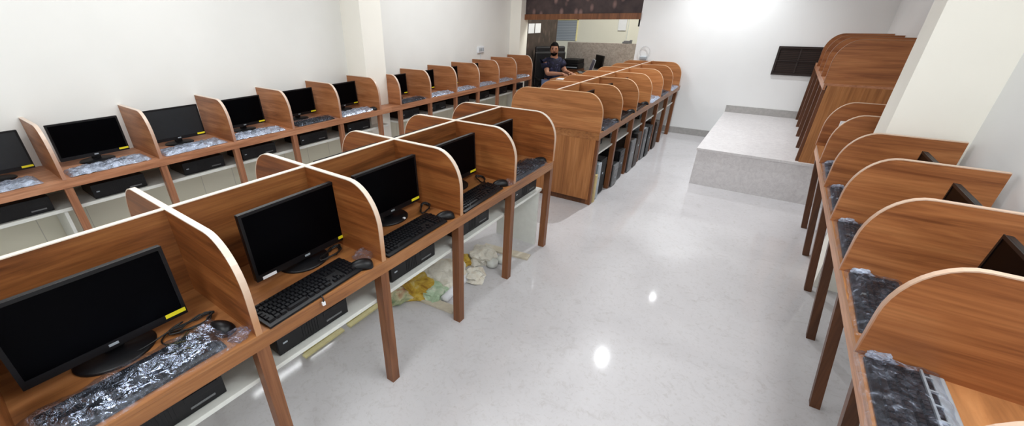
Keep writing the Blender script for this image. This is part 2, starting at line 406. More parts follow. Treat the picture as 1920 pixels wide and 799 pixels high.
def island(y0, ks, name, label, x_s=-1.69, half=0.484, ystart=None, yend=None, endpanel=False, shelf_z=0.525, cols=WM, shelf_w=0.425):
    t = thing(name, label, 'desk', (x_s, y0, 0))
    ya = (ks[0]*P if ystart is None else ystart-y0); yb = (ks[-1]*P if yend is None else yend-y0)
    part('tabletop', lambda b: box(b, -half, half, ya-PT/2, yb+PT/2, ZT-0.018, ZT, 0.003), M['wood_top'], t)
    ap = part('apron', lambda b: (box(b, half-0.055, half-0.002, ya-PT/2, yb+PT/2, ZT-0.065, ZT-0.018),
                             box(b, -half+0.002, -half+0.055, ya-PT/2, yb+PT/2, ZT-0.065, ZT-0.018)), M['wood_top'], t)
    sp = part('spine_panel', lambda b: box(b, -PT/2, PT/2, ya, yb, ZT-0.02, ZT+HP-0.002), M['wood_spine' if cols is WM else 'wood_spine_far'], t)
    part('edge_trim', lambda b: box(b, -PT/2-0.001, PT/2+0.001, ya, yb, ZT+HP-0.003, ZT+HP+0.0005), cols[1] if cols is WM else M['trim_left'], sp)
    for k in ks:
        partition(t, 0, half, ZT, ZT+HP, k*P, cols, double=-half)
        leg(t, half-0.029, k*P+(0.03 if (endpanel and k == ks[0]) else 0), ZT-0.062, M['wood_leg'])
        leg(t, -half+0.029, k*P, ZT-0.062, M['wood_leg'])
    for s in (1, -1):
        part('shelf', lambda b, s=s: box(b, min(s*0.03, s*shelf_w), max(s*0.03, s*shelf_w), ya+0.03, yb-0.03, shelf_z-0.02, shelf_z, 0.002), M['white'], t, label='white shelf under the desktop')
    for k in ks[(1 if endpanel else 0):]:
        part('shelf_bracket', lambda b: box(b, -0.40, 0.40, -0.015, 0.015, shelf_z-0.045, shelf_z-0.02), M['white'], t, loc=(0, k*P, 0), label='white shelf bracket')
    return t
M['wood_spine'] = wood('wood_spine_shaded', (92, 52, 25), (138, 84, 44), (166, 110, 62), 'y')  # near spine, its shade put into the wood colour
M['wood_spine_far'] = wood('wood_spine_lit', (140, 88, 48), (182, 120, 72), (206, 146, 92), 'y')  # far spine, same wood with brighter light put into the colour
YA, YBI = 0.4456, 3.836
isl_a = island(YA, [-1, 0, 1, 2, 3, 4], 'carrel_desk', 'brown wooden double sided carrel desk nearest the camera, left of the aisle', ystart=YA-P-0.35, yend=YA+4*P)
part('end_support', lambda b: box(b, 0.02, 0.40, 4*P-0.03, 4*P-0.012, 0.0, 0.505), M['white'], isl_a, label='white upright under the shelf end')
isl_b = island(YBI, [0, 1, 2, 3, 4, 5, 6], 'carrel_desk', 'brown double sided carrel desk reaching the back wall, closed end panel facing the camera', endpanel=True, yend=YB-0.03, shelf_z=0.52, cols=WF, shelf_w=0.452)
ep = part('end_panel', lambda b: box(b, -0.46, 0.455, -0.012, 0.006, 0.06, ZT-0.065), M['wood_vertical'], isl_b, label='closed wooden end panel with vertical grain')
part('toe_kick', lambda b: box(b, -0.46, 0.43, 0.012, 0.03, 0, 0.08), M['wood_leg_dark'], isl_b)
part('end_rail', lambda b: box(b, -0.484, 0.484, -0.016, 0.004, ZT-0.07, ZT-0.001), M['wood_top'], isl_b)

# left wall desks
XS_L = XW+0.001; XF_L = -3.757
def wall_desk(y0, ks, ys, ye, label, notch, first_short=False):
    t = thing('wall_carrel_desk', label, 'desk', (0, y0, 0))
    pts = notch
    part('tabletop', lambda b: prism(b, [(x, y-y0) for x, y in pts], ZT-0.02, ZT), M['wood_top_left'], t)
    part('apron', lambda b: box(b, XF_L-0.054, XF_L-0.001, ys-y0, ye-y0, ZT-0.06, ZT-0.02), M['wood_top_left'], t)
    for k in ks:
        xb = -3.972 if (first_short and k == ks[0]) else XS_L
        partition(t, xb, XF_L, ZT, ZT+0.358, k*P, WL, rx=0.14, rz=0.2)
        leg(t, XF_L-0.028, k*P, ZT-0.058, M['wood_left_leg'], 0.046)
    part('shelf', lambda b: box(b, XS_L+0.02, -3.835, ys-y0 if not first_short else 0, ye-y0, 0.51, 0.535, 0.002), M['white'], t, label='white shelf under the desktop')
    for k in ([] if first_short else [0]):
        part('shelf_bracket', lambda b: box(b, XS_L+0.02, -3.85, -0.05, -0.03, 0, 0.51), M['white'], t, loc=(0, k*P-0.02, 0), label='white upright under the shelf')
    return t
M['wood_left_leg'] = wood('wood_leg_pinkish', (126, 80, 54), (156, 104, 74), (176, 126, 94), 'z')
YL, YM = 0.489, 3.79
wall_desk(YL, [-1, 0, 1, 2, 3, 4, 5], YL-1.1*P, 3.62, 'brown wooden carrel desk along the left wall, nearer stretch before the pillar',
          [(XS_L, YL-1.1*P), (XF_L, YL-1.1*P), (XF_L, 3.62), (-3.965, 3.62), (-3.965, 3.45), (XS_L, 3.45)])
wall_desk(YM, [0, 1, 2, 3, 4, 5, 6], 3.62, YM+6*P+0.012, 'brown wooden carrel desk along the left wall, farther stretch beyond the pillar',
          [(-3.965, 3.62), (XF_L, 3.62), (XF_L, YM+6*P+0.012), (XS_L, YM+6*P+0.012), (XS_L, 3.795), (-3.965, 3.795)], True)

# right wall desks (run turned by under half a degree against the left ones)
RZ = 0.0077
YR = 1.5475; XR0, XRW = 0.4605, 0.948
def rpt(x, y): return (x*math.cos(RZ)-y*math.sin(RZ), x*math.sin(RZ)+y*math.cos(RZ))
t = thing('wall_carrel_desk', 'brown wooden carrel desk along the right wall, nearest the camera', 'desk', (0, 0, 0), RZ)
rd = t
ya, yb = YR-2.2*P, YR+5*P+0.01
part('tabletop', lambda b: prism(b, [(XR0, ya), (XRW-0.02, ya), (XRW-0.02, 3.38), (0.62, 3.38), (0.62, 3.71), (XRW, 3.71), (XRW, yb), (XR0, yb)], ZT-0.02, ZT), M['wood_top_right'], t)
part('apron', lambda b: box(b, XR0+0.001, XR0+0.02, ya, yb, ZT-0.06, ZT-0.02), M['wood_edge'], t)
for k in range(-1, 6):
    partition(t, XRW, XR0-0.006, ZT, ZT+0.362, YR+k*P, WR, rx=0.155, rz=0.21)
    leg(t, XR0+0.035, YR+k*P, ZT-0.02, M['wood_leg_dark'], 0.042, dx=0.105)
part('shelf', lambda b: box(b, 0.64, XRW-0.03, ya, 3.36, 0.50, 0.52, 0.002), M['white'], t, label='white shelf under the desktop')
for k in (0, 1, 2):
    part('wall_bracket', lambda b: box(b, XRW-0.05, XRW-0.005, -0.03, -0.0, ZT+0.14, ZT+0.2), M['silver'], t, loc=(0, YR+(k+1)*P, 0), label='small pale metal wall bracket')
# raised desk on the platform
YK, PK = 5.17, 0.60
t = thing('wall_carrel_desk', 'brown wooden carrel desk standing on the raised platform against the right wall', 'desk', (0, YK, PH))
part('tabletop', lambda b: box(b, 0.372, XR-0.006, -0.01, YB-YK-0.02, ZT-0.02, ZT), M['wood_top_left'], t)
part('apron', lambda b: box(b, 0.373, 0.39, -0.01, YB-YK-0.02, ZT-0.06, ZT-0.02), M['wood_top_left'], t)
for k in range(4):
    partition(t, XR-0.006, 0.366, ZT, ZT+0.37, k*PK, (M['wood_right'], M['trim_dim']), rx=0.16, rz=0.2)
    if k: leg(t, 0.40, k*PK, ZT-0.02, M['wood_leg_dark'], 0.044)
part('end_panel', lambda b: box(b, 0.40, XR-0.01, -0.012, 0.006, 0.0, ZT-0.02), M['wood_vertical'], t, label='closed wooden end panel with vertical grain')
leg(t, 0.395, 0.03, ZT-0.02, M['wood_leg_dark'], 0.044)
leg(t, 0.395, YB-YK-0.06, ZT-0.02, M['wood_leg_dark'], 0.044)

# ------------------------------------------------------------------ computer equipment
def make_monitor(room_reflect=False, sticker=True, white_label=False, base_sticker=False, W=0.43, H=0.268, ZB=0.042):
    zb = ZB                # bottom of the housing above the desk
    me = {}
    def housing(b):
        box(b, -0.022, 0.0, -W/2, W/2, zb, zb+H, 0.004)
        box(b, -0.05, -0.02, -W*0.33, W*0.33, zb+0.03, zb+H*0.78, 0.012)
    def bezel(b):
        e = 0.012; c = 0.026
        box(b, 0.0, 0.004, -W/2, -W/2+e, zb, zb+H); box(b, 0.0, 0.004, W/2-e, W/2, zb, zb+H)
        box(b, 0.0, 0.004, -W/2+e, W/2-e, zb+H-e, zb+H); box(b, 0.0, 0.004, -W/2+e, W/2-e, zb, zb+c)
    me['housing'] = (MESH('monitor_housing', housing, M['black']), None)
    me['bezel'] = (MESH('monitor_bezel', bezel, M['black']), None)
    me['screen'] = (MESH('monitor_screen', lambda b: box(b, 0.0005, 0.002, -W/2+0.011, W/2-0.011, zb+0.025, zb+H-0.011), M['screen_reflect' if room_reflect else 'screen']), None)
    me['maker_badge'] = (MESH('monitor_badge', lambda b: box(b, 0.004, 0.0052, -0.013, 0.013, zb+0.009, zb+0.018, 0.0005), M['silver']), 'small silver badge')
    me['neck'] = (MESH('monitor_neck', lambda b: (box(b, -0.062, -0.03, -0.028, 0.028, 0.008, 0.17, 0.006), box(b, -0.05, -0.012, -0.03, 0.03, 0.06, 0.1, 0.004)), M['black']), None)
    me['base'] = (MESH('monitor_base', lambda b: lathe(b, [(0.112, 0), (0.113, 0.005), (0.108, 0.010), (0.05, 0.014), (0.03, 0.018)], 32, (-0.035, 0, 0), 0.86, 1.0), M['black'], True), None)
    if sticker: me['sticker'] = (MESH('monitor_sticker', lambda b: box(b, 0.004, 0.0055, W/2-0.066, W/2-0.004, zb+0.012, zb+0.026), M['yellow']), 'yellow sticker')
    if white_label: me['paper_label'] = (MESH('monitor_label', lambda b: box(b, 0.004, 0.0055, -W/2+0.025, -W/2+0.085, zb+0.001, zb+0.014), M['paper']), 'white paper label')
    if base_sticker: me['base_tag'] = (MESH('monitor_tag', lambda b: box(b, 0.045, 0.057, 0.025, 0.037, 0.008, 0.0145), M['paper']), 'small white tag')
    def mk(label):
        r = thing('monitor', label, 'monitor')
        for n, (m, lb) in me.items():
            p = obj(n, m, r, label=lb)
            if n in ('housing', 'bezel', 'screen', 'maker_badge', 'sticker', 'paper_label'):
                p.rotation_euler = (0, -0.05, 0)
        return r
    return Kind(mk)
mon_std = make_monitor(); mon_reflect = make_monitor(room_reflect=True); mon_lab = make_monitor(white_label=True, W=0.475, H=0.292, ZB=0.030)
mon_base = make_monitor(base_sticker=True); mon_plain = make_monitor(sticker=False)

def kb_case(b):
    prism(b, [(-0.073, 0), (0.073, 0), (0.076, 0.004), (0.074, 0.010), (-0.07, 0.019), (-0.074, 0.015)], -0.222, 0.222, 'y')
def kb_keys(b):
    def key(x, y, w, d):
        z = 0.010+(0.074-x)/0.144*0.009
        A = [(x-d/2, y-w/2), (x+d/2, y-w/2), (x+d/2, y+w/2), (x-d/2, y+w/2)]; s = 0.78
        lo = [b.verts.new((px, py, z-0.001)) for px, py in A]
        hi = [b.verts.new((x+(px-x)*s-0.001, y+(py-y)*s, z+0.008)) for px, py in A]
        b.faces.new(hi)
        for i in range(4): b.faces.new((lo[i], lo[(i+1) % 4], hi[(i+1) % 4], hi[i]))
    u = 0.019
    for r in range(6):
        x = -0.055+r*0.0195+(0.004 if r else 0)
        d = 0.0165 if r else 0.012
        if r == 5:
            for y, w in ((-0.198, 0.026), (-0.172, 0.022), (-0.148, 0.024), (-0.085, 0.098), (-0.022, 0.024), (0.004, 0.022), (0.03, 0.022), (0.058, 0.028)): key(x, y, w, d)
        else:
            n = 15
            for i in range(n): key(x, -0.203+i*u+(r*0.003 if r > 1 else 0)*(1 if i else 0), 0.0168, d)
        if r != 3:
            for i in range(3):
                if r == 4 and i != 1: continue
                key(x, 0.095+i*u, 0.0168, d)
        if r:
            for i in range(4): key(x, 0.160+i*u*0.92, 0.016, d)
KB_CASE = MESH('keyboard_case', kb_case, M['black']); KB_KEYS = MESH('keyboard_keys', kb_keys, M['key'])
def wrap_mesh(name, seed, L=0.50, Wd=0.18, amp=0.010, mat='wrap'):
    def f(b):
        nx, ny = 16, 44; g = []
        for i in range(nx+1):
            row = []
            for j in range(ny+1):
                u = i/nx*2-1; v = j/ny*2-1
                x = u*Wd/2; y = v*L/2
                e = max(abs(u)**6, abs(v)**14)
                z = 0.030*(1-e)+0.004
                n = noise.noise(Vector((x*34+seed, y*26, seed)))+0.6*noise.noise(Vector((x*80, y*70+seed, seed*2)))
                z += amp*n*(0.4+0.6*(1-e)) - 0.05*x*(1-e)
                y2 = y+0.006*noise.noise(Vector((x*40, seed, 1.0))); x2 = x+0.008*noise.noise(Vector((seed, y*18, 2.0)))
                row.append(b.verts.new((x2, y2, max(z, 0.0015))))
            g.append(row)
        for i in range(nx):
            for j in range(ny): b.faces.new((g[i][j], g[i+1][j], g[i+1][j+1], g[i][j+1]))
    return MESH(name, f, M[mat], True)
def bag(seed, s):
    def f(b):
        bmesh.ops.create_icosphere(b, subdivisions=3, radius=s)
        for v in b.verts:
            n = noise.noise(v.co*(1.8/s)+Vector((seed, 0, 0)))+0.6*noise.noise(v.co*(4/s)+Vector((0, seed, 0)))
            v.co *= 1+0.42*n; v.co.z = max(v.co.z*0.55, -s*0.28)+s*0.28
    return f
def fold_fn(b):
    bag(3.3, 0.034)(b)
    for v in b.verts: v.co.y *= 0.55
FOLD = MESH('wrap_fold', fold_fn, M['wrap2'])
def make_keyboard(wrapped=None, silver=False, fold=False):
    def mk(label):
        r = thing('keyboard', label, 'keyboard')
        obj('case', KB_CASE, r); obj('keys', KB_KEYS, r)
        if silver:
            def strip(b):
                box(b, -0.098, -0.066, -0.222, 0.222, 0.006, 0.022, 0.004)
                for y in (-0.19, -0.13, -0.07, -0.01, 0.05, 0.11, 0.17): box(b, -0.066, -0.048, y-0.003, y+0.003, 0.02, 0.0285)
                box(b, -0.05, -0.044, -0.222, 0.222, 0.02, 0.028, 0.001)
            part('silver_strip', strip, M['silver'], r, label='silver media strip')
        if fold: obj('wrap_fold', FOLD, r, loc=(0.035, -0.232, 0.004), label='bunched white end of the plastic wrap')
        if wrapped: obj('plastic_wrap', wrapped, r, label='crinkled clear plastic wrap')
        return r
    return Kind(mk)
WR1 = wrap_mesh('plastic_wrap', 1.3); WR2 = wrap_mesh('plastic_wrap', 4.1, mat='wrap2'); WR3 = wrap_mesh('plastic_wrap', 7.7, mat='wrap2', amp=0.014)
WRBIG = wrap_mesh('plastic_wrap', 2.6, L=0.53, Wd=0.19, amp=0.012)
WRSIL = wrap_mesh('plastic_wrap', 9.2, L=0.50, Wd=0.20, amp=0.008)
kb_bare = make_keyboard(); kb_big = make_keyboard(WRBIG); kb_w1 = make_keyboard(WR1); kb_w2 = make_keyboard(WR2); kb_w3 = make_keyboard(WR3); kb_sil = make_keyboard(WRSIL, True, True); kb_right = make_keyboard(WR1, False, True)

def mouse_body(b):
    n, m = 14, 9; g = []
    for i in range(n+1):
        a = PI*i/n; row = []
        for j in range(m+1):
            c = PI*j/m
            x = -0.052*math.cos(a); w = 0.031*(math.sin(a)**0.55)*(1-0.12*math.cos(a))
            y = -w*math.cos(c); z = 0.036*math.sin(c)**0.8*(math.sin(a)**0.6)*(1-0.18*math.cos(a+0.6))
            row.append(b.verts.new((x, y, max(z, 0))))
        g.append(row)
    for i in range(n):
        for j in range(m): b.faces.new((g[i][j], g[i+1][j], g[i+1][j+1], g[i][j+1]))
    bmesh.ops.remove_doubles(b, verts=b.verts, dist=1e-5)
    bmesh.ops.holes_fill(b, edges=b.edges)
MS = MESH('mouse_body', mouse_body, M['black'], True)
def wheel(b):
    g0 = [(0.012*math.cos(2*PI*k/14)-0.024, 0.012*math.sin(2*PI*k/14)+0.023) for k in range(14)]
    prism(b, g0, -0.004, 0.004, 'y')
WH = MESH('mouse_wheel', wheel, M['black_soft'])
MC = MESH('mouse_cable', lambda b: tube(b, smooth_path([(-0.05, 0, 0.008), (-0.085, 0.01, 0.006), (-0.105, -0.03, 0.005), (-0.085, -0.075, 0.012), (-0.11, -0.11, 0.006), (-0.15, -0.10, 0.005), (-0.165, -0.05, 0.01), (-0.145, -0.02, 0.02), (-0.165, -0.13, 0.012), (-0.19, -0.19, 0.006)], 6), 0.0028, 6), M['cable'], True)
def mk_mouse(label):
    r = thing('mouse', label, 'mouse'); obj('body', MS, r); obj('scroll_wheel', WH, r); obj('cable', MC, r); return r
mouse = Kind(mk_mouse)

def cpu_case(b): box(b, -0.30, -0.012, -0.17, 0.17, 0.004, 0.107, 0.004)
def cpu_front(b):
    box(b, -0.012, 0.004, -0.17, 0.17, 0.004, 0.108, 0.003)
    for k in range(7): box(b, 0.003, 0.0055, -0.06+k*0.012, -0.054+k*0.012, 0.02, 0.085)
    box(b, 0.003, 0.006, 0.045, 0.155, 0.058, 0.082, 0.001)
def cpu_ports(b): box(b, 0.004, 0.0055, 0.055, 0.135, 0.024, 0.033, 0.0006)
def cpu_badge(b): box(b, 0.004, 0.0055, -0.148, -0.128, 0.05, 0.058, 0.0006)
CC = MESH('computer_case', cpu_case, M['case_brown']); CFm = MESH('computer_front', cpu_front, M['black']); CP = MESH('computer_ports', cpu_ports, M['greymetal'])
CB = MESH('computer_badge', cpu_badge, M['silver'])
CFT = MESH('computer_feet', lambda b: [box(b, x-0.01, x+0.01, y-0.01, y+0.01, 0, 0.005) for x in (-0.27, -0.03) for y in (-0.14, 0.14)], M['black_soft'])
def mk_cpu(label):
    r = thing('desktop_computer', label, 'computer')
    obj('case', CC, r); obj('front_panel', CFm, r); obj('port_strip', CP, r); obj('maker_badge', CB, r, label='small silver badge'); obj('feet', CFT, r); return r
cpu = Kind(mk_cpu)

# ---- left wall, near stretch: bays -1..4 are seen
G = 'on the left wall desk'
nth = ['leftmost', 'second from the left', 'third from the left', 'fourth from the left', 'fifth from the left', 'sixth from the left']
for i, k in enumerate(range(-1, 5)):
    yc = YL+(k+0.5)*P
    kind = mon_reflect if k in (-1, 1) else mon_std
    nm = ['leftmost black monitor on the left wall desk, cut by the picture edge',
          'deep black monitor on the left wall desk, '+nth[1],
          'monitor greyed by painted room reflection on the left wall desk, '+nth[2],
          'black monitor on the left wall desk, '+nth[3],
          'black monitor on the left wall desk, '+nth[4],
          'black monitor on the left wall desk, last before the pillar'][i]
    kind(nm, (-4.10, yc-0.01+[0.02, 0, 0, 0, 0.02, 0.05][i], ZT), [0.03, 0.0, -0.02, 0.02, 0, 0.05][i], 'monitors on the left wall desk')
    kn = (kb_w2, kb_w3)[i % 2] if k != 3 else kb_w1
    kn('plastic wrapped keyboard on the left wall desk, '+(nth[i] if i < 5 else 'last before the pillar'), (-3.865, yc-0.01+[-0.05, 0.0, 0, -0.02, 0.02, -0.01][i], ZT+0.001), [0.04, 0.03, 0.05, -0.03, 0.02, 0.06][i], 'wrapped keyboards on the left wall desk')
    cpu('black desktop computer on the shelf under the left wall desk, '+(nth[i] if i < 5 else 'last before the pillar'), (-3.86, yc+[0.02, 0, 0.03, -0.05, -0.02, 0.02][i], 0.535), 0, 'desktop computers under the left wall desk')
# far stretch
ords = ['first', 'second', 'third', 'fourth', 'fifth', 'sixth']
for k in range(6):
    yc = YM+(k+0.5)*P
    if k < 4: mon_std('black monitor beyond the pillar on the left wall desk, %s bay past the pillar' % ords[k], (-4.12, yc, ZT), 0, 'monitors beyond the left pillar')
    (kb_w1 if k in (0,) else (kb_w2, kb_w3)[k % 2])('wrapped keyboard beyond the pillar on the left wall desk, %s bay past the pillar' % ords[k], (-3.865, yc, ZT+0.001), 0.02*(-1)**k, 'wrapped keyboards beyond the left pillar')
    cpu('black desktop computer under the far left wall desk, %s bay past the pillar' % ords[k], (-3.86, yc-0.02, 0.535), 0, 'desktop computers beyond the left pillar')
# a mouse in the last bay before the pillar
mouse('black mouse beside the wrapped keyboard before the left pillar', (-3.82, YL+5*P-0.07, ZT), 0.5)

# ---- near island, aisle side: bays -1..3
on = ['nearest the camera', 'second from the camera', 'third from the camera', 'fourth from the camera', 'farthest from the camera']
ms = [mon_std, mon_lab, mon_base, mon_std, mon_plain]
my = [0.125, 0.828, 1.365, 1.945, 2.44]
mx = [-1.475, -1.468, -1.475, -1.48, -1.48]
for i in range(5):
    ms[i]('black monitor facing the aisle on the near island desk, '+on[i], (mx[i], my[i], ZT), [0.0, 0.02, 0.0, 0, 0][i], 'monitors on the near island desk')
    cpu('black desktop computer on the white shelf of the near island, '+on[i], (-1.30, [0.15, 0.70, 1.32, 1.88, 2.56][i], 0.525), 0, 'desktop computers under the near island')
kb_big('keyboard in crinkled plastic wrap on the near island, nearest the camera', (-1.305, 0.125, ZT+0.001), 0.02)
kb_bare('bare black keyboard on the near island, second bay from the camera', (-1.285, 0.70, ZT+0.001), 0.06, 'bare black keyboards on the near island')
kb_bare('bare black keyboard on the near island, third bay from the camera', (-1.285, 1.285, ZT+0.001), 0.03, 'bare black keyboards on the near island')
kb_bare('bare black keyboard on the near island, fourth bay from the camera', (-1.285, 1.865, ZT+0.001), 0.05, 'bare black keyboards on the near island')
kb_w1('plastic wrapped keyboard on the near island, farthest bay from the camera', (-1.29, 2.46, ZT+0.001), 0.02)
mouse('black mouse on the near island, right of the wrapped keyboard nearest the camera', (-1.335, 0.378, ZT), 0.35, 'mice on the near island')
mouse('black mouse on the near island, second bay from the camera', (-1.25, 0.942, ZT), 0.9, 'mice on the near island')
mouse('black mouse on the near island, third bay from the camera', (-1.26, 1.545, ZT), 0.9, 'mice on the near island')
mouse('black mouse on the near island, fourth bay from the camera', (-1.27, 2.135, ZT), 0.8, 'mice on the near island')
mouse('black mouse on the near island, farthest bay from the camera', (-1.28, 2.72, ZT), 0.6, 'mice on the near island')
# monitors on the hidden side whose tops show over the spine
for i, yc in enumerate([1.36, 1.92, 2.50]):
    mon_plain('monitor on the far side of the near island, only its top showing, %s' % ['leftmost', 'middle one', 'rightmost'][i], (-1.80, yc, ZT+0.02), PI, 'monitors on the far side of the near island')
# cable coils, plastic bag, loose plug
def coil(b):
    pts = []
    for k in range(40):
        a = k*0.55; r = 0.040+0.010*math.sin(k*1.7)
        pts.append((r*math.cos(a)*0.6, r*math.sin(a)*1.7, 0.006+0.012*abs(math.sin(k*0.9))))
    tube(b, pts, 0.003, 6)
CO = MESH('cable_coil', coil, M['cable'], True)
def mk_coil(label):
    o = obj('cable_bundle', CO); o['label'] = label; o['category'] = 'cable'; return o
coilk = Kind(mk_coil)
for i, (x, y) in enumerate([(-1.435, 0.335), (-1.44, 0.93), (-1.42, 1.56), (-1.42, 2.13)]):
    coilk('bundled black cable beside the monitor base on the near island, '+on[i], (x, y, ZT+0.001), 0.3*i, 'cable bundles on the near island')
single('plastic_bag', bag(2.0, 0.045), M['wrap'], 'small crumpled clear plastic bag behind a mouse, second bay of the near island', 'plastic bag', (-1.30, 1.0, ZT+0.001), group='crumpled plastic bags')
single('plastic_bag', bag(5.0, 0.035), M['wrap'], 'small crumpled clear plastic bag beside the fourth bay mouse of the near island', 'plastic bag', (-1.235, 2.19, ZT+0.001), group='crumpled plastic bags')
single('plastic_bag', bag(8.0, 0.035), M['wrap'], 'small crumpled clear plastic bag beside the nearest mouse of the near island', 'plastic bag', (-1.25, 0.40, ZT+0.001), group='crumpled plastic bags')
pl = thing('plug_cable', 'black cable with small white plug hanging over the near island desk edge', 'cable', (-1.20, 0.70, ZT))
part('cord', lambda b: tube(b, smooth_path([(-0.04, 0.005, 0.012), (-0.01, 0.004, 0.006), (0.006, 0.0, 0.003), (0.007, -0.002, -0.010)], 5), 0.003, 8), M['cable'], pl, True)
part('plug', lambda b: box(b, 0.002, 0.012, -0.008, 0.004, -0.026, -0.010, 0.001), M['paper'], pl)

# ---- far island: bays, seen mostly as keyboards at the aisle edge
fo = ['nearest the camera', 'second from the camera', 'third from the camera', 'fourth from the camera', 'fifth from the camera', 'nearest the back wall']
for k in range(6):
    yc = YBI+(k+0.5)*P
    if k in (0, 3, 4, 5): (kb_w1, kb_w2)[k % 2]('plastic wrapped keyboard on the far island, '+fo[k], (-1.285, yc+0.02, ZT+0.001), 0.03, 'wrapped keyboards on the far island')
    else: kb_bare('bare black keyboard on the far island, '+fo[k], (-1.285, yc-0.02, ZT+0.001), 0.03, 'bare black keyboards on the far island')
    if k < 3: mon_plain('black monitor on the far island, %s, mostly hidden by the partition' % fo[k], (-1.48, yc, ZT), 0, 'monitors on the far island')
    if k in (0, 1, 2): mouse('black mouse on the far island, '+fo[k], (-1.25, yc+0.23, ZT), 0.8, 'mice on the far island')
    if k < 4: cpu('black desktop computer on the white shelf of the far island, '+fo[k], (-1.33, yc+0.02, 0.52), 0, 'desktop computers under the far island')

# tower computers and boxes on the floor below the far island
def tower(label, loc, size, side, front, kindname='tower_computer'):
    w, d, h = size             # w along y, d along x, front faces +x
    r = thing(kindname, label, 'computer', loc)
    part('case', lambda b: box(b, -d, -0.02, -w/2, w/2, 0.01, h, 0.004), side, r)
    def fr(b):
        box(b, -0.02, 0.0, -w/2, w/2, 0.01, h, 0.005)
        for k in range(2): box(b, -0.001, 0.003, -w/2+0.015, w/2-0.015, h-0.06-k*0.05, h-0.025-k*0.05, 0.001)
        for k in range(6): box(b, -0.001, 0.002, -w/2+0.03, w/2-0.03, 0.05+k*0.018, 0.058+k*0.018)
    part('front_panel', fr, front, r)
    part('power_button', lambda b: box(b, 0, 0.005, -0.012, 0.012, h-0.17, h-0.15, 0.002), M['silver'], r)
    part('feet', lambda b: [box(b, x-0.015, x+0.015, y-0.012, y+0.012, 0, 0.012) for x in (-d+0.04, -0.04) for y in (-w/2+0.02, w/2-0.02)], M['black_soft'], r)
    return r
tw = 'tower computers under the far island'
single('cardboard_sheet', lambda b: box(b, -0.42, 0, -0.022, 0.022, 0, 0.30, 0.002), M['beige'], 'beige card panel standing behind the far island end panel', 'card', (-1.205, 3.945, 0))
tower('slim silver tower computer on the floor under the far island, nearest the camera', (-1.215, 4.03, 0), (0.09, 0.40, 0.40), M['silver'], M['silver'])
tower('wide black tower computer beside the slim silver one under the far island', (-1.235, 4.20, 0), (0.18, 0.42, 0.40), M['black'], M['black_soft'])
tower('small black tower computer on the floor under the far island, second from the camera', (-1.19, 4.545, 0), (0.16, 0.38, 0.26), M['black_soft'], M['greymetal'])
tower('black tower computer on the floor under the far island, third from the camera', (-1.21, 4.78, 0), (0.18, 0.42, 0.36), M['black_soft'], M['black'])
tower('dark grey tower computer on the floor under the far island, fourth from the camera', (-1.19, 5.145, 0), (0.18, 0.42, 0.40), M['case_brown'], M['greymetal'])
tower('tall dark tower computer on the floor under the far island, fifth from the camera', (-1.19, 5.37, 0), (0.18, 0.42, 0.44), M['black_soft'], M['case_brown'])
tower('silver fronted tower computer on the floor under the far island, sixth from the camera', (-1.20, 5.75, 0), (0.14, 0.40, 0.42), M['silver'], M['greymetal'])
tower('black tower computer on the floor under the far island, second from the back wall', (-1.19, 5.93, 0), (0.18, 0.40, 0.42), M['black'], M['black'])
tower('brown black tower computer on the floor under the far island, nearest the back wall', (-1.20, 6.38, 0), (0.18, 0.40, 0.40), M['case_brown'], M['case_brown'])
# litter below the near island
single('crumpled_paper', bag(1.1, 0.165), M['crump_white'], 'large crumpled off-white paper on the floor under the near island', 'paper', (-1.60, 1.90, 0))
single('crumpled_paper', bag(3.1, 0.12), M['crump_white'], 'crumpled white paper farthest along the litter under the near island', 'paper', (-1.52, 2.32, 0))
single('crumpled_paper', bag(6.4, 0.09), M['crump_white'], 'small crumpled white paper beside the desk leg under the near island', 'paper', (-1.42, 2.06, 0))
single('plastic_wrapper', bag(2.7, 0.14), M['crump_yellow'], 'crumpled golden yellow wrapper in the litter under the near island', 'wrapper', (-1.66, 1.72, 0))
single('crumpled_paper', bag(4.5, 0.10), M['crump_green'], 'crumpled pale green paper beside the golden wrapper under the near island', 'paper', (-1.53, 1.74, 0))
single('crumpled_paper', bag(9.5, 0.105), M['crump_mixed'], 'printed scrap paper heap nearest the camera under the near island', 'paper', (-1.72, 1.56, 0))
single('crumpled_paper', bag(12.3, 0.075), M['crump_yellow'], 'small crumpled yellow packing paper farthest from the camera under the near island', 'paper', (-1.62, 2.18, 0))
single('paper_roll', lambda b: tube(b, [(0, -0.20, 0.03), (0, 0.20, 0.03)], 0.028, 14), M['paper'], 'rolled white paper lying under the near island', 'paper', (-1.44, 1.90, 0), 0.12, smooth=True)
single('foam_piece', lambda b: (lathe(b, [(0.02, 0), (0.045, 0.01), (0.045, 0.05), (0.02, 0.06)], 14), lathe(b, [(0.02, 0), (0.04, 0.01), (0.04, 0.045), (0.018, 0.055)], 14, (0.03, 0.09, 0))), M['white'], 'white rounded packing foam at the far end of the litter', 'foam', (-1.40, 2.28, 0), smooth=True)
single('wooden_plank', lambda b: box(b, -0.22, 0.22, -0.035, 0.035, 0, 0.018, 0.002), M['plank'], 'pale wooden plank across the litter under the near island', 'plank', (-1.52, 1.65, 0.0), 0.10)
single('wooden_plank', lambda b: box(b, -0.20, 0.20, -0.04, 0.04, 0, 0.018, 0.002), M['plank'], 'pale wooden plank at the far end under the near island', 'plank', (-1.42, 2.52, 0.0), 0.15)
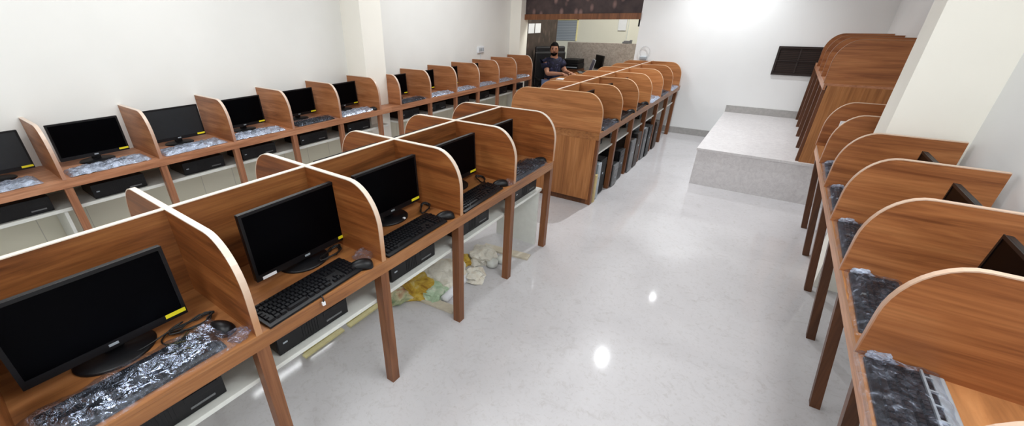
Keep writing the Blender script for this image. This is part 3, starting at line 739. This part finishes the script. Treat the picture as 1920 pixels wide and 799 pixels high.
for i, (y0, y1, x) in enumerate([(0.86, 1.10, -1.80), (0.84, 1.12, -1.755), (1.17, 1.44, -1.80), (1.16, 1.46, -1.755)]):
    single('wood_strip', lambda b: box(b, -0.016, 0.016, -(y1-y0)/2, (y1-y0)/2, 0, 0.014, 0.001), M['yellowwood'],
           'pale yellow wood strip on the floor under the near island, %s' % ['nearer pair, inner one', 'nearer pair, aisle side one', 'farther pair, inner one', 'farther pair, aisle side one'][i], 'wood strip', (x, (y0+y1)/2, 0), 0.02, 'yellow wood strips')

# ---- right wall desk equipment
rn = ['nearest the camera', 'second from the camera', 'third from the camera', 'fourth from the camera', 'fifth from the camera']
for i, k in enumerate(range(-1, 4)):
    x, y = rpt(0.552, YR+k*P+0.335 if i else YR+k*P+0.32)
    if i == 0: kb_sil('wrapped keyboard with silver media strip on the right wall desk, nearest the camera', rpt(0.545, YR+k*P+0.332)+(ZT+0.001,), PI+RZ)
    else: kb_right('plastic wrapped keyboard on the right wall desk, '+rn[i], (x, y, ZT+0.001), PI+RZ-0.02, 'wrapped keyboards on the right wall desk')
    if 0 < i < 4:
        x, y = rpt(0.765, YR+(k+0.5)*P-0.01)
        mon_plain('black monitor on the right wall desk seen edge on, %s' % ['', 'nearest the camera', 'middle one', 'farthest one'][i], (x, y, ZT), PI+RZ, 'monitors on the right wall desk')
x, y = rpt(0.570, YR+4*P+0.30)
single('paper_sheet', lambda b: box(b, -0.055, 0.055, -0.006, 0.006, 0, 0.26), M['paper'], 'white paper sheet upright behind a partition on the right wall desk', 'paper', (x, y, ZT), 0.1)

# ------------------------------------------------------------------ wall fittings
def socket(label, loc, rz):
    r = thing('wall_socket', label, 'socket', loc, rz)   # plate faces local +x
    part('plate', lambda b: box(b, 0, 0.03, -0.09, 0.09, -0.05, 0.05, 0.006), M['paper'], r)
    part('switches', lambda b: [box(b, 0.03, 0.036, y-0.016, y+0.016, -0.025, 0.025, 0.002) for y in (-0.05, 0, 0.05)], M['silver'], r)
    part('cable', lambda b: tube(b, smooth_path([(0.012, 0.0, -0.05), (0.012, 0.004, -0.13), (0.012, 0.0, -0.22)], 4), 0.006, 8), M['cablew'], r, True)
    return r
socket('white wall socket above the far left desks', (XW, 6.375, 1.245), 0)
r = thing('cable_loop', 'looped pale cable on a white socket at the far island end', 'cable', (-1.855, YB, 1.125))
part('socket_box', lambda b: box(b, -0.055, 0.055, -0.035, 0, -0.02, 0.03, 0.006), M['silver'], r)
part('cord', lambda b: tube(b, [(0.01+0.075*math.sin(a*2*PI/24+PI), -0.02, 0.10-0.085*math.cos(a*2*PI/24+PI)*-1) for a in range(1, 24)], 0.004, 6), M['cablew'], r, True)
o = thing('notice_papers', 'two small white notices pinned on the dark wallpapered wall', 'notice', (-4.085, 7.95, 1.55))
for yy in (-0.135, 0.14):
    part('sheet', lambda b: box(b, 0, 0.004, -0.12, 0.12, -0.085, 0.085), M['paper'], o, loc=(0, yy, 0))
nb = thing('notice_board', 'grey printed notice board on the far office wall', 'notice board', (-4.27, 10.2, 1.46))
part('print', lambda b: box(b, -0.44, 0.14, -0.012, -0.002, -0.22, 0.22), M['board'], nb)
part('frame', lambda b: (box(b, 0.14, 0.165, -0.02, 0, -0.22, 0.245), box(b, -0.46, 0.165, -0.02, 0, 0.22, 0.245)), M['yellowwood'], nb)
eb = thing('electrical_box', 'white electrical box high on the far office wall', 'electrical box', (-3.07, 10.2, 1.60))
part('cover', lambda b: box(b, -0.09, 0.09, -0.03, 0, -0.13, 0.13, 0.006), M['paper'], eb)
part('conduit', lambda b: box(b, 0.12, 0.14, -0.02, 0, -0.55, 0.13), M['white'], eb)
single('cable_clamp', lambda b: (box(b, -0.06, 0.06, -0.04, 0.04, 0, 0.05, 0.006), box(b, -0.09, -0.05, -0.02, 0.02, 0.0, 0.03, 0.004), box(b, 0.05, 0.09, -0.02, 0.02, 0.0, 0.065, 0.004)), M['greymetal'], 'small grey fitting on top of the office half wall', 'fitting', (-2.57, 9.0, 1.27))
single('door_closer', lambda b: (box(b, -0.03, 0.0, 0.02, 0.10, 1.595, 1.70, 0.003), box(b, -0.025, -0.005, 0.10, 0.16, 1.64, 1.68)), M['black_soft'], 'small dark bracket at the top right corner of the opening', 'bracket', (-2.006, YB, 0))

# ------------------------------------------------------------------ office corner with seated man
d = thing('office_desk', 'brown wooden desk beside the seated man', 'desk', (-2.80, 8.0, 0))
part('desktop', lambda b: box(b, -0.49, 0.42, -0.88, 0.82, 0.72, 0.75, 0.004), M['wood_top'], d)
part('modesty_panel', lambda b: box(b, 0.36, 0.38, -0.8, 0.8, 0.1, 0.72), M['wood'], d)
for sx in (-0.38, 0.38):
    for sy in (-0.84, 0.78): part('leg', lambda b: box(b, -0.025, 0.025, -0.025, 0.025, 0, 0.72), M['wood_leg'], d, loc=(sx, sy, 0))
single('paper_sheet', lambda b: box(b, -0.07, 0.07, -0.09, 0.09, 0, 0.004), M['paper'], 'white paper on the near edge of the office desk', 'paper', (-3.12, 7.24, 0.75), 0.1)
single('paper_sheet', lambda b: box(b, -0.10, 0.10, -0.05, 0.05, 0, 0.004), M['paper'], 'white paper under the seated man\'s hands beside the laptop', 'paper', (-3.0, 7.62, 0.75), 0.2)
lp = thing('laptop', 'open grey laptop on the office desk facing the seated man', 'laptop', (-3.13, 8.36, 0.75), PI+0.5)
part('base', lambda b: box(b, -0.12, 0.12, -0.17, 0.17, 0, 0.018, 0.004), M['greymetal'], lp)
part('keys', lambda b: [box(b, -0.06+i*0.022, -0.043+i*0.022, -0.15+j*0.025, -0.13+j*0.025, 0.018, 0.020) for i in range(5) for j in range(12)], M['key'], lp)
ld = part('lid', lambda b: prism(b, [(-0.115, 0.018), (-0.105, 0.018), (-0.165, 0.245), (-0.175, 0.245)], -0.17, 0.17, 'y'), M['silver'], lp)
part('screen', lambda b: prism(b, [(-0.109, 0.03), (-0.108, 0.03), (-0.162, 0.235), (-0.163, 0.235)], -0.155, 0.155, 'y'), mottled('laptop_screen', (96, 92, 108), 0.3), ld)
mon_plain('black monitor on the office desk turned edge on', (-2.98, 8.68, 0.75), PI+0.68)
cb = thing('side_cabinet', 'low dark wooden cabinet under the black printer in the office', 'cabinet', (-3.54, 8.70, 0))
part('body', lambda b: box(b, -0.22, 0.20, -0.18, 0.20, 0, 0.78, 0.004), M['wood_leg_dark'], cb)
part('door', lambda b: box(b, -0.21, 0.19, -0.195, -0.18, 0.05, 0.74, 0.003), M['wood_leg'], cb)
pr = thing('printer', 'black printer in the office behind the laptop', 'printer', (-3.53, 8.70, 0.78))
part('body', lambda b: box(b, -0.19, 0.19, -0.17, 0.17, 0, 0.11, 0.012), M['black'], pr)
part('lid', lambda b: box(b, -0.185, 0.185, -0.16, 0.16, 0.11, 0.19, 0.014), M['black_soft'], pr)
part('paper_slot', lambda b: box(b, -0.17, 0.17, -0.178, -0.169, 0.03, 0.048), M['silver'], pr)

# chair
MX, MY = -3.57, 7.86
FA = -0.42                       # facing direction, radians from +x toward -y
ch = thing('office_chair', 'black high backed office chair under the seated man', 'chair', (MX, MY, 0), -0.85)
part('seat', lambda b: box(b, -0.24, 0.26, -0.25, 0.25, 0.40, 0.47, 0.03), M['leather'], ch)
part('backrest', lambda b: (box(b, -0.36, -0.27, -0.31, 0.31, 0.48, 1.14, 0.035), box(b, -0.39, -0.30, -0.30, 0.30, 1.10, 1.23, 0.03)), M['leather'], ch)
for s in (-1, 1):
    part('armrest', lambda b: (box(b, -0.2, 0.14, s*0.29-0.025, s*0.29+0.025, 0.64, 0.67, 0.01), box(b, -0.05, -0.01, s*0.29-0.015, s*0.29+0.015, 0.42, 0.64)), M['black_soft'], ch)
part('gas_lift', lambda b: tube(b, [(0, 0, 0.06), (0, 0, 0.40)], 0.03, 12), M['greymetal'], ch)
def star(b):
    for k in range(5):
        a = 2*PI*k/5; tube(b, [(0, 0, 0.09), (0.29*math.cos(a), 0.29*math.sin(a), 0.065)], [0.03, 0.018], 8)
        lathe(b, [(0.01, 0), (0.026, 0.012), (0.026, 0.04), (0.01, 0.055)], 10, (0.29*math.cos(a), 0.29*math.sin(a), 0))
part('star_base', star, M['black_soft'], ch)

def skin_mesh(name, verts, edges, radii, mat, sub=2, root=0):
    me = bpy.data.meshes.new(name); me.from_pydata([Vector(v) for v in verts], edges, [])
    o = bpy.data.objects.new(name, me); COL.objects.link(o)
    md = o.modifiers.new('Skin', 'SKIN'); md.use_smooth_shade = True
    sv = me.skin_vertices[0].data if me.skin_vertices else None
    if sv is None:
        bm = bmesh.new(); bm.from_mesh(me); bm.verts.layers.skin.verify(); bm.to_mesh(me); bm.free()
        sv = me.skin_vertices[0].data
    for i, r in enumerate(radii):
        sv[i].radius = r if isinstance(r, tuple) else (r, r); sv[i].use_root = (i == root)
    s = o.modifiers.new('Subdivision', 'SUBSURF'); s.levels = sub; s.render_levels = sub
    dg = bpy.context.evaluated_depsgraph_get(); dg.update()
    m2 = bpy.data.meshes.new_from_object(o.evaluated_get(dg))
    m2.materials.clear(); m2.materials.append(mat)
    for p in m2.polygons: p.use_smooth = True
    bpy.data.objects.remove(o); m2.name = name
    return m2
# local frame of the man: +x forward, +y his left, z up, origin on the floor below the pelvis
man = thing('person', 'seated bearded man in navy patterned T-shirt and jeans, hands on the office desk', 'person', (MX, MY, 0), FA)
V, E_, R_ = [], [], []
def nv(p, r, par=None):
    V.append(p); R_.append(r)
    if par is not None: E_.append((par, len(V)-1))
    return len(V)-1
pel = nv((-0.02, 0, 0.56), (0.15, 0.12)); wa = nv((-0.04, 0, 0.70), (0.14, 0.115), pel); chs = nv((-0.03, 0, 0.87), (0.155, 0.115), wa)
sh = nv((-0.03, 0, 0.99), (0.11, 0.08), chs); nk = nv((-0.01, 0, 1.055), 0.056, sh)
hd0 = nv((0.01, -0.02, 1.125), (0.066, 0.070), nk); hd1 = nv((0.015, -0.03, 1.19), (0.078, 0.086), hd0); hd2 = nv((0.01, -0.035, 1.25), (0.066, 0.074), hd1)
# arms: hands reach forward onto the desk
for s in (1, -1):
    s0 = nv((-0.03, s*0.17, 0.97), 0.062, sh); 
    el = nv((0.10, s*0.235, 0.775), 0.046, s0); fo_ = nv((0.20, s*0.19, 0.785), 0.041, el); wr = nv((0.33, s*0.12, 0.79), 0.029, fo_)
    pm = nv((0.395, s*0.10, 0.79), (0.036, 0.018), wr)
    hipp = nv((0.03, s*0.10, 0.53), 0.095, pel); kn = nv((0.43, s*0.14, 0.52), 0.070, hipp); cf = nv((0.45, s*0.14, 0.34), 0.058, kn); an = nv((0.42, s*0.14, 0.09), 0.042, cf)
    ft = nv((0.56, s*0.16, 0.045), (0.042, 0.03), an)
    for q, (dy, L) in enumerate(((-0.028, 0.066), (-0.010, 0.080), (0.010, 0.076), (0.027, 0.058))):
        k1 = nv((0.43, s*0.10+dy, 0.790), 0.0095, pm); k2 = nv((0.43+L*0.5, s*0.10+dy*1.25, 0.785), 0.0088, k1); nv((0.43+L, s*0.10+dy*1.35, 0.768), 0.0075, k2)
    th = nv((0.385, s*(0.10-0.045), 0.785), 0.011, pm); nv((0.42, s*(0.10-0.066), 0.772), 0.009, th)
body = obj('body', skin_mesh('man_body', V, E_, R_, M['skin'], 2), man)
# clothing
V, E_, R_ = [], [], []
pel = nv((-0.02, 0, 0.54), (0.175, 0.145)); wa = nv((-0.035, 0, 0.70), (0.168, 0.142), pel); chs = nv((-0.03, 0, 0.87), (0.18, 0.138), wa); sh = nv((-0.03, 0, 0.985), (0.15, 0.11), chs); nv((-0.015, 0, 1.045), 0.076, sh)
for s in (1, -1):
    s0 = nv((-0.03, s*0.170, 0.965), 0.100, sh); m0 = nv((0.009, s*0.190, 0.91), 0.104, s0); nv((0.052, s*0.213, 0.847), 0.092, m0)
obj('shirt', skin_mesh('man_shirt', V, E_, R_, M['shirt'], 2), man, label='navy patterned short sleeved shirt')
V, E_, R_ = [], [], []
pel = nv((-0.02, 0, 0.55), (0.165, 0.13))
for s in (1, -1):
    hipp = nv((0.05, s*0.10, 0.535), 0.108, pel); kn = nv((0.43, s*0.14, 0.525), 0.082, hipp); cf = nv((0.455, s*0.14, 0.34), 0.072, kn); nv((0.425, s*0.14, 0.12), 0.06, cf)
obj('jeans', skin_mesh('man_jeans', V, E_, R_, M['denim'], 2), man, label='blue jeans')
# head turned toward the camera
hd = bpy.data.objects.new('head_pivot', None)
HD = (0.012, -0.03, 1.19); HA = math.atan2(-MY, -MX)-FA     # look direction in the man's frame
def onhead(fn):
    def f(b):
        fn(b); bmesh.ops.rotate(b, verts=b.verts, cent=(0, 0, 0), matrix=Matrix.Rotation(HA, 3, 'Z')); bmesh.ops.translate(b, verts=b.verts, vec=HD)
    return f
bpy.data.objects.remove(hd)
def ell(b, c, r, seg=16, cut=None):
    m = Matrix.Translation(c) @ Matrix.Diagonal((r[0], r[1], r[2], 1))
    res = bmesh.ops.create_uvsphere(b, u_segments=seg, v_segments=seg//2+2, radius=1, matrix=m)
    if cut:
        dele = [v for v in res['verts'] if cut(v.co)]
        bmesh.ops.delete(b, geom=dele, context='VERTS')
part('face', onhead(lambda b: (ell(b, (0.012, 0, 0.0), (0.088, 0.072, 0.108), 24), ell(b, (0.102, 0, -0.012), (0.017, 0.014, 0.022)), ell(b, (0.092, 0, 0.012), (0.012, 0.009, 0.028)),
     ell(b, (0.0, 0.074, -0.005), (0.016, 0.008, 0.03)), ell(b, (0.0, -0.074, -0.005), (0.016, 0.008, 0.03)))), M['skin'], man, True)
part('hair', onhead(lambda b: ell(b, (-0.008, 0, 0.024), (0.100, 0.084, 0.112), 28, lambda c: (c.x > 0.045 and c.z < 0.060) or c.z < -0.03 and c.x > -0.03)), M['hair'], man, True)
part('beard', onhead(lambda b: ell(b, (0.020, 0, -0.012), (0.088, 0.074, 0.106), 28, lambda c: c.z > -0.052 or (c.x > 0.06 and c.z > -0.040))), M['hair'], man, True)
part('moustache', onhead(lambda b: ell(b, (0.094, 0, -0.040), (0.010, 0.026, 0.006))), M['hair'], man, True)
part('mouth', onhead(lambda b: ell(b, (0.094, 0, -0.052), (0.007, 0.022, 0.006))), M['lips'], man, True)
for s in (1, -1):
    part('eye', onhead(lambda b: ell(b, (0.086, s*0.031, 0.014), (0.010, 0.014, 0.007))), M['eye'], man, True)
    part('eyebrow', onhead(lambda b: ell(b, (0.088, s*0.032, 0.032), (0.008, 0.02, 0.005))), M['hair'], man, True)
    part('shoe', lambda b: (box(b, 0.36, 0.62, s*0.15-0.045, s*0.15+0.045, 0, 0.07, 0.022)), M['black_soft'], man, True)

# ------------------------------------------------------------------ lights
def area(name, loc, size, size_y, power, rot=(0, 0, 0), col=(1, 0.98, 0.95)):
    l = bpy.data.lights.new(name, 'AREA'); l.shape = 'RECTANGLE'; l.size = size; l.size_y = size_y; l.energy = power; l.color = col
    o = bpy.data.objects.new(name, l); COL.objects.link(o); o.location = loc; o.rotation_euler = rot; return o
def bulb(name, loc, power, r=0.05, col=(1, 0.98, 0.95)):
    l = bpy.data.lights.new(name, 'SPOT'); l.energy = power; l.shadow_soft_size = r; l.color = col; l.spot_size = 2.1; l.spot_blend = 0.9
    o = bpy.data.objects.new(name, l); COL.objects.link(o); o.location = loc; return o
CW = (0.95, 0.98, 1.0)
area('ceiling_fill', (-2.75, 1.2, CEIL-0.03), 0.8, 2.2, 46, col=CW)  # added unseen fill over the left desks, no known fixture
area('ceiling_fill', (-0.6, -1.0, CEIL-0.03), 1.4, 1.0, 40, col=CW)  # added fill behind the camera, no known fixture
area('ceiling_fill', (-2.95, 4.9, CEIL-0.03), 0.4, 2.2, 44, col=CW)  # added unseen fill for the far half of the room
area('tube_light', (XW+0.06, 1.9, 2.49), 0.04, 1.2, 4, (0, math.radians(-65), 0), col=CW)
area('ceiling_fill', (0.55, 1.2, CEIL-0.03), 0.5, 1.6, 34, col=CW)  # added unseen fill brightening the right pillar and desks
bulb('downlight', (-0.771, 6.944, CEIL-0.02), 125, 0.016, CW)
bulb('downlight', (-1.014, 4.921, CEIL-0.02), 165, 0.016, CW)
area('office_fill', (-2.7, 8.4, CEIL-0.03), 1.0, 0.8, 55, col=(1, 1, 0.95))  # added unseen lamp that brightens the office
w = bpy.data.worlds.new('World'); scene.world = w; w.use_nodes = True
w.node_tree.nodes['Background'].inputs[0].default_value = (0.9, 0.95, 1, 1); w.node_tree.nodes['Background'].inputs[1].default_value = 0.3

# ------------------------------------------------------------------ camera
f, yaw, pitch, roll, H, cx, cy = 757.6179, -0.636, 0.4744, -0.0066, 1.7178, 867.4994, 425.0298
fwd = Vector((math.sin(yaw)*math.cos(pitch), math.cos(yaw)*math.cos(pitch), -math.sin(pitch)))
right = Vector((math.cos(yaw), -math.sin(yaw), 0)); up = right.cross(fwd)
r2 = math.cos(roll)*right+math.sin(roll)*up; u2 = -math.sin(roll)*right+math.cos(roll)*up
cd = bpy.data.cameras.new('camera'); cam = bpy.data.objects.new('camera', cd); COL.objects.link(cam)
cam.matrix_world = Matrix(((r2.x, u2.x, -fwd.x, 0), (r2.y, u2.y, -fwd.y, 0), (r2.z, u2.z, -fwd.z, H), (0, 0, 0, 1)))
cd.sensor_fit = 'HORIZONTAL'; cd.sensor_width = 36; cd.lens = f/1920*36
cd.shift_x = (960-cx)/1920; cd.shift_y = (cy-399.5)/1920; cd.clip_start = 0.02
scene.camera = cam
scene.view_settings.view_transform = 'Standard'; scene.view_settings.look = 'None'
scene.view_settings.exposure = -0.04
scene.cycles.max_bounces = 8; scene.cycles.diffuse_bounces = 4; scene.cycles.transparent_max_bounces = 8
scene.cycles.use_denoising = True
scene.cycles.sample_clamp_indirect = 6
